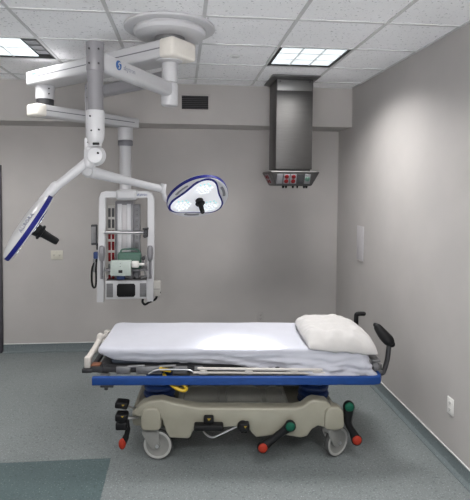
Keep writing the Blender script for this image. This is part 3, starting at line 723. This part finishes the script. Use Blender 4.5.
# base shell: near and far skirt, humps and a recessed tray deck
prof = [(-.736, .342), (-.665, .410), (-.600, .434), (-.525, .440), (-.440, .416), (-.277, .383), (.166, .378), (.420, .376), (.470, .388), (.515, .424), (.548, .436), (.640, .424), (.690, .375), (.735, .262),
        (.742, .235), (.727, .215), (.664, .203), (.635, .235), (.580, .248), (.540, .225), (.505, .175), (.458, .162), (.298, .190), (.200, .172), (.140, .168), (.108, .200), (.080, .250), (.002, .246), (-.270, .232), (-.305, .215), (-.325, .170), (-.345, .160), (-.470, .168), (-.495, .21), (-.525, .30), (-.600, .318), (-.690, .318)]
bm = new()
add_prism(bm, prof, -.372, -.270, .014, seg=3); add_prism(bm, prof, .270, .372, .014, seg=3)
box2(bm, (-.66, -.275, .20), (.68, .275, .262), .01)
for x, w in ((-.70, .05), (.69, .05)): box2(bm, (x - w, -.28, .20), (x + w, .28, .335), .03, 3)
cover = P('base_cover', bm, 'beige')
bm = new()
box2(bm, (-.44, -.265, .262), (.42, .265, .270), .003)
for a, b in ((-.40, -.12), (-.06, .22), (.26, .40)):
    add_tube(bm, [(a, -.2, .272), (a + .05, -.25, .272), (b - .05, -.25, .272), (b, -.2, .272), (b, .2, .272), (b - .05, .25, .272), (a + .05, .25, .272), (a, .2, .272)], .008, 6, closed=True)
P('storage_tray', bm, 'beige_dk', cover)
# casters
def caster(x, y, rz):
    bm = new()
    def cpt(p): return V((x, y, 0)) + Matrix.Rotation(rz, 3, 'Z') @ V(p)
    s = -1 if y < 0 else 1
    pr = round_poly([(-.072, .228), (.074, .228), (.068, .360), (.035, .390), (-.036, .390), (-.066, .360)], 3, .3)
    add_prism(bm, [(x + a, b) for a, b in pr], y - .062 if s < 0 else y - .03, y + .03 if s < 0 else y + .062, .014, seg=3)
    hs = P('caster_housing', bm, 'beige')
    cw = (-.045, 0, .1075)
    bm = new(); m = Matrix.Translation((x, y, 0)) @ Matrix.Rotation(rz, 4, 'Z')
    fk = round_poly([(-.055, .228), (.060, .228), (.062, .190), (.020, .115), (-.020, .078), (-.055, .090), (-.060, .155)], 3, .3)
    for ya, yb in ((-.034, -.026), (.026, .034)): add_prism(bm, fk, ya, yb, .002, m=m)
    b2 = new(); box2(b2, (-.052, -.034, .196), (.058, .034, .226), .006); b2.transform(m); merge(bm, b2)
    ft = P('caster', bm, 'wheel')
    am = m @ Matrix.Translation(cw) @ Matrix.Diagonal((1.075, 1, 1.075, 1)) @ Matrix.Rotation(PI / 2, 4, 'X')
    bm = new(); add_lathe(bm, [(0, .016), (.016, .018), (.022, .012), (.060, .010), (.072, .017), (.076, .017), (.076, -.017), (.072, -.017), (.060, -.010), (.022, -.012), (.016, -.018), (0, -.016)], am, 40); P('wheel', bm, 'wheel', ft)
    bm = new(); add_lathe(bm, [(.0755, .018), (.078, .0205), (.090, .0205), (.0925, .018), (.0925, -.018), (.090, -.0205), (.078, -.0205), (.0755, -.018), (.0755, .018)], am, 48); P('wheel_ring', bm, 'ring', ft)
    bm = new(); add_lathe(bm, [(.0915, .0185), (.095, .0175), (.0985, .010), (.100, 0), (.0985, -.010), (.095, -.0175), (.0915, -.0185), (.0915, .0185)], am, 48); P('tyre', bm, 'tyre', ft)
    bm = new(); b2 = new(); cyl(b2, (cw[0], -.040, cw[2]), (cw[0], .040, cw[2]), .012, seg=16); b2.transform(m); merge(bm, b2); P('axle', bm, 'chrome', ft)
caster(-.600, -.33, math.radians(176)); caster(.690, -.33, math.radians(212))
caster(-.570, .33, math.radians(15)); caster(.660, .33, math.radians(-30))
# lift columns with bellows
for x in (-.58, .615):
    bm = new(); prof2 = [(0, .262)]
    for k in range(5):
        z = .27 + k * .052; prof2 += [(.092 - k * .003, z), (.120 - k * .004, z + .014), (.124 - k * .004, z + .026), (.120 - k * .004, z + .038), (.092 - k * .003, z + .051)]
    prof2 += [(.075, .535), (.075, .56), (0, .56)]
    add_lathe(bm, prof2, Matrix.Translation((x, -.03, 0)), 32); P('lift_bellows', bm, 'navy')
# litter frame
bm = new()
for y in (-.30, .30): box2(bm, (-.99, y - .02, .615), (.98, y + .02, .655), .006)
for x in (-.96, -.58, -.2, .2, .615, .95): box2(bm, (x - .03, -.30, .605), (x + .03, .30, .645), .005)
for x in (-.58, .615): box2(bm, (x - .13, -.16, .558), (x + .13, .10, .606), .008)
box2(bm, (-.97, -.29, .652), (.95, .29, .664))
P('litter_frame', bm, 'dark')
bm = new()
for x, w in ((-.80, .05), (-.62, .09), (-.40, .05), (-.27, .03)): box2(bm, (x - w, -.345, .612), (x + w, -.32, .668), .006)
for x in (-.72, -.50): cyl(bm, (x - .05, -.335, .665), (x + .07, -.335, .672), .010)
P('frame_brackets', bm, 'mid')
# mattress under the sheet
bm = new(); box2(bm, (-.90, -.30, .664), (.93, .30, .775), .03, 3); P('mattress', bm, 'mattress')
# blue bumpers with end wraps, near and far
for s in (-1, 1):
    bm = new(); y = s * .40
    pts = [(-1.0, y, .590), (-.98, y, .5905), (.96, y, .588), (1.0, y - s * .012, .588), (1.018, y - s * .05, .588), (1.02, y - s * .10, .588)]
    pts = [V(p) for p in pts]; prevv = None
    for i, p in enumerate(pts):
        tt = (pts[min(i + 1, len(pts) - 1)] - pts[max(i - 1, 0)]).normalized(); sd = tt.cross(V((0, 0, 1)))
        ring = [bm.verts.new(p + sd * a + V((0, 0, b))) for a, b in ((.012, .024), (.004, .0305), (-.010, .0305), (-.014, .022), (-.014, -.022), (-.010, -.0305), (.004, -.0305), (.012, -.024), (.016, 0))]
        if prevv:
            for k in range(9): bm.faces.new((prevv[k], prevv[(k + 1) % 9], ring[(k + 1) % 9], ring[k]))
        else: bm.faces.new(ring)
        prevv = ring
    bm.faces.new(prevv[::-1]); bp = P('side_bumper', bm, 'blue')
    bm = new()
    for x in (-.93, -.3, .3, .9): box2(bm, (x - .03, min(s * .30, s * .387), .578), (x + .03, max(s * .30, s * .387), .612), .004)
    P('bumper_bracket', bm, 'mid', bp)
    bm = new(); add_box(bm, (-.9, y, .553), (.09, .018, .016), None, .004); cyl(bm, (-.905, y, .55), (-.905, y, .53), .014); P('bumper_latch', bm, 'dark', bp)
    # folded side rail lying above the bumper: two bars and flat posts
    bm = new(); yy = s * .365
    add_tube(bm, [(-.27, yy, .662), (-.25, yy, .662), (.60, yy, .650)], [.009, .010, .010], 10, rnd=1)
    add_tube(bm, [(-.30, yy, .634), (.62, yy, .626)], .009, 8, rnd=1)
    for x in (-.24, .08, .40, .56):
        pr = [(x - .030, .622), (x + .042, .622), (x + .022, .660), (x - .014, .660)]; add_prism(bm, round_poly(pr, 2, .25), yy - .008, yy + .008, .003)
    P('side_rail', bm, 'foot' if s < 0 else 'mid')
    bm = new(); add_tube(bm, smooth_path([(-.62, yy, .625), (-.56, yy, .652), (-.50, yy, .655), (-.40, yy, .655), (-.33, yy, .65), (-.29, yy, .626)], 4), .006, 8); P('bent_rod', bm, 'chrome')
# yellow release handles
bm = new(); add_box(bm, (-.500, -.345, .645), (.075, .03, .018), (0, .15, 0), .006); sphere(bm, (-.535, -.345, .652), .014); P('release_lever', bm, 'yellow')
bm = new(); add_tube(bm, smooth_path([(-.52, -.30, .600), (-.48, -.36, .565), (-.425, -.372, .527), (-.375, -.37, .507), (-.352, -.37, .522), (-.375, -.365, .548), (-.43, -.34, .580)], 4), .012, 8); P('release_lever', bm, 'yellow')
# foot end: push handles folded across the end, with corner blocks
for q in (-1, 1):
    y = q * .30; bm = new()
    box2(bm, (-1.078, y - .028, .648), (-1.032, y + .028, .728), .010, 3)
    if q < 0:
        add_tube(bm, [(-1.056, y, .71), (-1.036, y + .11, .748), (-1.026, y + .20, .775)], [.021, .020, .019], 12, rnd=1)
        add_tube(bm, [(-1.026, y + .20, .768), (-1.020, y + .22, .800)], [.022, .026], 12, rnd=1); add_tube(bm, [(-1.020, y + .22, .795), (-1.004, y + .25, .79)], .018, 10, rnd=1)
        add_box(bm, (-1.030, y + .13, .735), (.03, .06, .035), (.3, 0, 0), .006)
    else: add_tube(bm, [(-1.058, y, .705), (-1.045, y - .22, .70)], .020, 12, rnd=1)
    fh = P('foot_push_handle', bm, 'foot')
    bm = new(); box2(bm, (-1.092, y - .035, .618), (-1.02, y + .035, .6479), .006); box2(bm, (-1.031, y - .028, .618), (-.95, y + .028, .664), .008); P('handle_socket', bm, 'dark', fh)
    bm = new(); box2(bm, (-1.031, y - .03, .6645), (-.965, y + .03, .676), .004); P('wooden_strip', bm, 'brown', fh)
bm = new(); box2(bm, (-1.045, -.24, .622), (-1.01, .24, .652), .006); P('foot_crossbar', bm, 'dark')
# head end: black grips on curved posts
for s in (-1, 1):
    y = s * .27; bm = new()
    if s < 0:
        add_tube(bm, smooth_path([(1.035, y, .585), (1.075, y, .60), (1.10, y, .68), (1.110, y, .76), (1.115, y, .835)], 5), [.019] * 6 + [.018] * 15, 14, rnd=1); ph = P('head_push_handle', bm, 'dark')
        bm = new(); add_tube(bm, smooth_path([(1.020, y + .03, .935), (1.035, y + .02, .918), (1.070, y, .870), (1.105, y - .015, .832), (1.125, y - .02, .810)], 5), [.017, .019, .022, .025, .028, .030, .032, .034, .036, .038, .039, .040, .041, .041, .041, .040, .038, .035, .032, .028, .024], 16, rnd=1, sy=1.); P('grip', bm, 'black', ph)
    else:
        add_tube(bm, [(1.035, y, .585), (1.035, y, .86)], .017, 14); ph = P('head_push_handle', bm, 'dark')
        bm = new(); add_tube(bm, smooth_path([(1.033, y, .80), (1.033, y, .86), (1.040, y, .876), (1.060, y, .88), (1.095, y, .88)], 4), .019, 14, rnd=1); P('grip', bm, 'black', ph)
    bm = new(); box2(bm, (.955, y - .035, .60), (1.06, y + .035, .625), .006); cyl(bm, (1.035, y, .575), (1.035, y, .66), .026, bev=.006); P('handle_socket', bm, 'steel_dk', ph)
bm = new(); box2(bm, (.955, -.300, .655), (.985, .30, .700), .006); box2(bm, (.975, -.325, .690), (1.035, -.21, .705), .005); box2(bm, (.985, -.315, .62), (1.02, -.23, .688), .008); cyl(bm, (1.00, -.32, .665), (1.00, -.30, .665), .02); P('head_bracket', bm, 'mid')
# pedals
def pad(bm, c, s, rot=0, mi=0, bev=.012): add_box(bm, c, s, (0, rot, 0), bev, 3, mi)
bm = new(); pad(bm, (-.300 + .105, -.405, .268), (.205, .07, .038)); pad(bm, (-.195, -.385, .305), (.07, .05, .058)); P('pump_pedal', bm, 'black')
bm = new(); b2 = new(); add_prism(b2, [(-.012, .008), (.012, .008), (0, -.008)], -.0015, .0015); b2.transform(Matrix.Translation((-.193, -.4105, .318))); merge(bm, b2); P('pedal_mark', bm, 'mark')
bm = new(); pad(bm, (.055, -.385, .262), (.07, .07, .055)); pad(bm, (.055, -.36, .228), (.05, .05, .05)); sphere(bm, (.045, -.38, .255), .04); P('pump_pedal', bm, 'black')
bm = new(); b2 = new(); add_prism(b2, [(-.010, .008), (.010, .008), (0, -.007)], -.0015, .0015); b2.transform(Matrix.Translation((.06, -.4215, .268))); merge(bm, b2); P('pedal_mark', bm, 'mark')
bm = new(); add_tube(bm, smooth_path([(-.255, -.33, .235), (-.215, -.36, .19), (-.17, -.37, .172), (-.12, -.36, .185), (.02, -.33, .235)], 5), .007, 8); P('pedal_wire', bm, 'chrome')
def steer_pedal(g, r, y, mid=None, ga=0.):
    bm = new(); a, b = V((g[0], y, g[1])), V((r[0], y, r[1])); m_ = V((mid[0], y, mid[1])) if mid else (a + b) / 2
    q = smooth_path([a, a.lerp(m_, .5) if not mid else m_, m_.lerp(b, .5) if not mid else m_.lerp(b, .6), b], 5); k = len(q)
    rr = [.041 - .016 * math.sin(PI * i / (k - 1)) for i in range(k)]
    add_tube(bm, q, rr, 14, rnd=1, sy=1.); pr = P('brake_pedal', bm, 'black')
    for p, m in ((a, 'green'), (b, 'orange')):
        bm = new(); o = p + V((-.003, -.028, .008)); sphere(bm, o, .033, (1.0, .5, 1.0)); P('green_pad' if m == 'green' else 'red_pad', bm, m, pr)
    return pr
steer_pedal((.375, .268), (.185, .118), -.405)
bm = new(); cyl(bm, (.29, -.40, .20), (.29, -.27, .20), .014); P('pedal_shaft', bm, 'dark')
steer_pedal((.800, .385), (.858, .145), -.36, (.795, .27))
bm = new(); cyl(bm, (.70, -.345, .275), (.805, -.345, .275), .013); P('pedal_shaft', bm, 'wheel')
bm = new()
pad(bm, (-.80, -.375, .418), (.09, .085, .045), .12); pad(bm, (-.80, -.385, .335), (.085, .08, .05)); pad(bm, (-.80, -.385, .275), (.08, .075, .055)); sphere(bm, (-.80, -.385, .31), .038)
P('foot_pedal', bm, 'black')
bm = new()
for z, x in ((.442, -.785), (.363, -.79)):
    b2 = new(); add_prism(b2, [(-.010, .006), (.010, .006), (0, -.005)], -.0015, .0015); b2.transform(Matrix.Translation((x, -.4265, z - .015)) @ Matrix.Rotation(-.15, 4, 'X')); merge(bm, b2)
P('pedal_mark', bm, 'mark')
bm = new(); add_tube(bm, smooth_path([(-.765, -.375, .405), (-.73, -.34, .37), (-.70, -.30, .35)], 4), .008, 8); add_tube(bm, [(-.78, -.35, .30), (-.70, -.31, .29)], .009, 8); P('pedal_shaft', bm, 'chrome')
bm = new(); add_tube(bm, smooth_path([(-.768, -.36, .285), (-.762, -.365, .235), (-.775, -.37, .18), (-.79, -.372, .14)], 5), [.014] * 5 + [.018] * 5 + [.022] * 6, 12, rnd=1); bpd = P('brake_pedal', bm, 'black')
bm = new(); sphere(bm, (-.798, -.388, .138), .030, (.85, .6, 1.3)); P('red_pad', bm, 'orange', bpd)

# ------------------------------------------------------------------ bed sheet (rings round a rounded rectangle)
def rrect(hx0, hx1, hy, r, M_=300):
    """points and outward normals round a rounded rectangle"""
    r = max(r, 1e-4); segs = []; W_, H_ = (hx1 - hx0), 2 * hy
    L1, L2, La = W_ - 2 * r, H_ - 2 * r, PI * r / 2
    tot = 2 * L1 + 2 * L2 + 4 * La; out = []
    base = [('l', (hx0 + r, -hy), (1, 0), L1), ('a', (hx1 - r, -hy + r), -PI / 2, La), ('l', (hx1, -hy + r), (0, 1), L2), ('a', (hx1 - r, hy - r), 0, La), ('l', (hx1 - r, hy), (-1, 0), L1), ('a', (hx0 + r, hy - r), PI / 2, La), ('l', (hx0, hy - r), (0, -1), L2), ('a', (hx0 + r, -hy + r), PI, La)]
    return base, r
def sheet_mesh():
    bm = new(); X0, X1, HY_, R0 = -.992, .950, .335, .07
    Mx, My, Ma = 130, 44, 8
    # parametrise the perimeter once (fractions per side), so that all rings match
    def ring(ins):
        hx0, hx1, hy, r = X0 + ins, X1 - ins, HY_ - ins, max(R0 - ins, .0)
        pts = []
        for k in range(Mx): pts.append(((hx0 + r) + (hx1 - hx0 - 2 * r) * k / Mx, -hy, 0, -1))
        for k in range(Ma): a = -PI / 2 + PI / 2 * k / Ma; pts.append((hx1 - r + r * math.cos(a), -hy + r + r * math.sin(a), math.cos(a), math.sin(a)))
        for k in range(My): pts.append((hx1, -hy + r + (2 * hy - 2 * r) * k / My, 1, 0))
        for k in range(Ma): a = PI / 2 * k / Ma; pts.append((hx1 - r + r * math.cos(a), hy - r + r * math.sin(a), math.cos(a), math.sin(a)))
        for k in range(Mx): pts.append(((hx1 - r) - (hx1 - hx0 - 2 * r) * k / Mx, hy, 0, 1))
        for k in range(Ma): a = PI / 2 + PI / 2 * k / Ma; pts.append((hx0 + r + r * math.cos(a), hy - r + r * math.sin(a), math.cos(a), math.sin(a)))
        for k in range(My): pts.append((hx0, hy - r - (2 * hy - 2 * r) * k / My, -1, 0))
        for k in range(Ma): a = PI + PI / 2 * k / Ma; pts.append((hx0 + r + r * math.cos(a), -hy + r + r * math.sin(a), math.cos(a), math.sin(a)))
        return pts
    ZT = .792; RE = .028
    def topz(x, y): return ZT + .004 * noise.noise(V((x * 2.2, y * 3, 0))) + .002 * noise.noise(V((x * 7, y * 9, 3)))
    rings = []
    for ins in [HY_ - .0005, .30, .25, .20, .15, .11, .08, .055, .04]:
        rings.append([V((x, y, topz(x, y))) for x, y, nx, ny in ring(ins)])
    base = ring(.03)
    for j in range(1, 7):                                 # rounded upper edge
        a = PI / 2 * j / 6
        rings.append([V((x + nx * RE * math.sin(a), y + ny * RE * math.sin(a), topz(x, y) - RE * (1 - math.cos(a)))) for x, y, nx, ny in base])
    ND = 20
    def hem(x, ny, nx):
        t_ = min(1, max(0, (x + .93) / 1.87)); h = .706 - .125 * t_ ** 1.25 - .008 * math.sin(t_ * 9)
        if nx > .3: h = min(h, .58)
        if x < -.90: h += .02 * (-.90 - x) / .09
        return max(h, .575)
    for j in range(1, ND + 1):
        f = j / ND; rr = []
        for i, (x, y, nx, ny) in enumerate(base):
            z0 = topz(x, y) - RE; h = hem(x, ny, nx); z = z0 + (h - z0) * f
            amp = (.022 + .026 * max(0, min(1, (x + .1) / .6))) * f ** .7
            # long drag folds running down towards the head end, plus fine creases
            ph = x * 9 + (z0 - z) * 42 * (1 if ny < 0 else -1)
            w = noise.noise(V((x * 3.2 + (z0 - z) * 7, (z0 - z) * 26 - x * 2.6, ny * 2 + 5)))
            w2 = noise.noise(V((x * 9 - (z0 - z) * 9, (z0 - z) * 40 + x * 7, ny * 3)))
            fold = .65 * math.copysign(abs(w) ** .75, w) * 1.3 + .35 * w2
            if abs(ny) > .9: fold += .35 * max(0, x - .3) * math.sin(x * 26 + (z0 - z) * 30)
            off = RE + amp * fold + (.004 * f if x > .35 or ny > -.5 else -.034 * f ** 1.3 * min(1, (.35 - x) / .3))
            if abs(ny) > .5: off = min(off, RE + .020 + .030 * max(0, min(1, (x - .3) / .35)))
            if nx > .5: off += .045 * f
            if ny < -.5: off += .042 * f * max(0, min(1, (x - .3) / .35))
            if nx < -.3: off -= .05 * f * f
            rr.append(V((x + nx * off, y + ny * off + (.0), z + .004 * f * noise.noise(V((x * 14, 0, 2))))))
            if x < -.84 and ny < -.5: rr[-1].x += .05 * f * f * (-.84 - x) / .12
        rings.append(rr)
    last = rings[-1]; rings.append([p + (V((0, 0, .010)) - V((n_[2], n_[3], 0)) * .012) for p, n_ in zip(last, base)])
    rings.append([p - V((n_[2], n_[3], 0)) * .012 + V((0, 0, .02)) for p, n_ in zip(rings[-1], base)])
    VR = [[bm.verts.new(p) for p in r] for r in rings]; n = len(base)
    for a, b in zip(VR, VR[1:]):
        for k in range(n): bm.faces.new((a[k], a[(k + 1) % n], b[(k + 1) % n], b[k]))
    # close the middle line
    a = VR[0]; bmesh.ops.remove_doubles(bm, verts=a, dist=.004)
    return bm
sh = thing('bed_sheet', 'white fitted sheet covering the stretcher mattress', 'bed sheet', (OX, OY, .66), RZ)
bm = sheet_mesh(); bm.transform(Matrix.Translation((0, 0, -.66)))
obj('sheet_cloth', bm, 'sheet', sh, 80, local=True)

# ------------------------------------------------------------------ pillow
def pillow_mesh():
    bm = new(); n = 64; G = {}
    ax, ay, th = .285, .335, .088
    for s in (1, -1):
        for i in range(n + 1):
            for j in range(n + 1):
                u, v = -1 + 2 * i / n, -1 + 2 * j / n
                if s < 0 and (i in (0, n) or j in (0, n)): continue
                U, W_ = math.sin(u * PI / 2), math.sin(v * PI / 2); U, W_ = U * math.sqrt(1 - .22 * W_ * W_), W_ * math.sqrt(1 - .22 * U * U)
                U1, W1 = math.sin(u * PI / 2), math.sin(v * PI / 2); prof_ = max(0, (1 - U1 ** 4)) ** .5 * max(0, (1 - W1 ** 4)) ** .5
                x = ax * U * (1 - .07 * (1 - W_ * W_) ) ; y = ay * W_ * (1 - .06 * (1 - U * U))
                z = s * th * prof_ * (1.0 if s > 0 else .62)
                wr = noise.noise(V((x * 9 + y * 4, y * 9 - x * 5, s * 4))); wr2 = noise.noise(V((x * 24 + y * 10, y * 20, s * 7)))
                e = min(1, prof_ * 1.6) * (.35 + .65 * (max(abs(U), abs(W_))))
                z += (.022 * (abs(wr) ** .8 * (1 if wr > 0 else -1)) + .010 * wr2) * e * s
                if s < 0: z = max(z, -.056)
                G[s, i, j] = bm.verts.new((x, y, z))
    g = lambda s, i, j: G.get((s, i, j)) or G[1, i, j]
    for s in (1, -1):
        for i in range(n):
            for j in range(n):
                q = (g(s, i, j), g(s, i + 1, j), g(s, i + 1, j + 1), g(s, i, j + 1))
                bm.faces.new(q if s > 0 else q[::-1])
    # place: laid on the sheet at the head end, drooping over the near and the head edges
    for v in bm.verts:
        x, y, z = v.co; x, y = x + .762, y - .045
        zz = z + .820
        if y < -.26: q = (-.26 - y); zz -= 2.0 * q * q + .15 * q
        if x > .84: q = x - .84; zz -= .5 * q * q + .10 * q
        zz -= .06 * max(0, x - .75)
        v.co = (x, y, zz)
    return bm
pl = thing('pillow', 'plump pillow in a white case at the right end of the stretcher', 'pillow', (OX, OY, .8), RZ)
bm = pillow_mesh(); bm.transform(Matrix.Translation((0, 0, -.8))); obj('pillow_body', bm, 'pillow', pl, 80, local=True)

# ------------------------------------------------------------------ camera and render look
cam = bpy.data.cameras.new('camera'); co = bpy.data.objects.new('camera', cam); C.objects.link(co); scene.camera = co
FPX, YAW, PIT, ROL = 477.88, .0924, .04, .008
cam.sensor_fit = 'VERTICAL'; cam.sensor_height = 24; cam.lens = FPX / 500 * 24
cam.shift_x = (235 - 226.39) / 500; cam.shift_y = -(250 - 204.65) / 500
fw = V((math.sin(YAW) * math.cos(PIT), math.cos(YAW) * math.cos(PIT), -math.sin(PIT))); rt = V((math.cos(YAW), -math.sin(YAW), 0)); up_ = rt.cross(fw)
# roll: the room leans clockwise in the picture, so the camera leans the other way
r2, u2_ = rt * math.cos(ROL) + up_ * math.sin(ROL), up_ * math.cos(ROL) - rt * math.sin(ROL)
co.matrix_world = axes((0, 0, 1.947), r2, u2_, -fw); cam.clip_start = .05
# added fill through the unseen window: dim above, bright below to lift the ceiling
w = bpy.data.worlds.new('world'); scene.world = w; w.use_nodes = True; nt = w.node_tree; N = nt.nodes
tc = N.new('ShaderNodeTexCoord'); sx = N.new('ShaderNodeSeparateXYZ'); mr = N.new('ShaderNodeMapRange'); rp = N.new('ShaderNodeValToRGB')
nt.links.new(tc.outputs['Generated'], sx.inputs[0]); nt.links.new(sx.outputs['Z'], mr.inputs['Value'])
mr.inputs['From Min'].default_value = -.04; mr.inputs['From Max'].default_value = .04
rp.color_ramp.elements[0].color = (1.0, .985, .98, 1); rp.color_ramp.elements[1].color = (.13, .135, .14, 1)
nt.links.new(mr.outputs['Result'], rp.inputs['Fac']); nt.links.new(rp.outputs['Color'], N['Background'].inputs[0])
N['Background'].inputs[1].default_value = WORLD
vs = scene.view_settings; vs.view_transform = 'Standard'; vs.look = 'None'; vs.exposure = EXPO; vs.gamma = 1; vs.use_curve_mapping = False
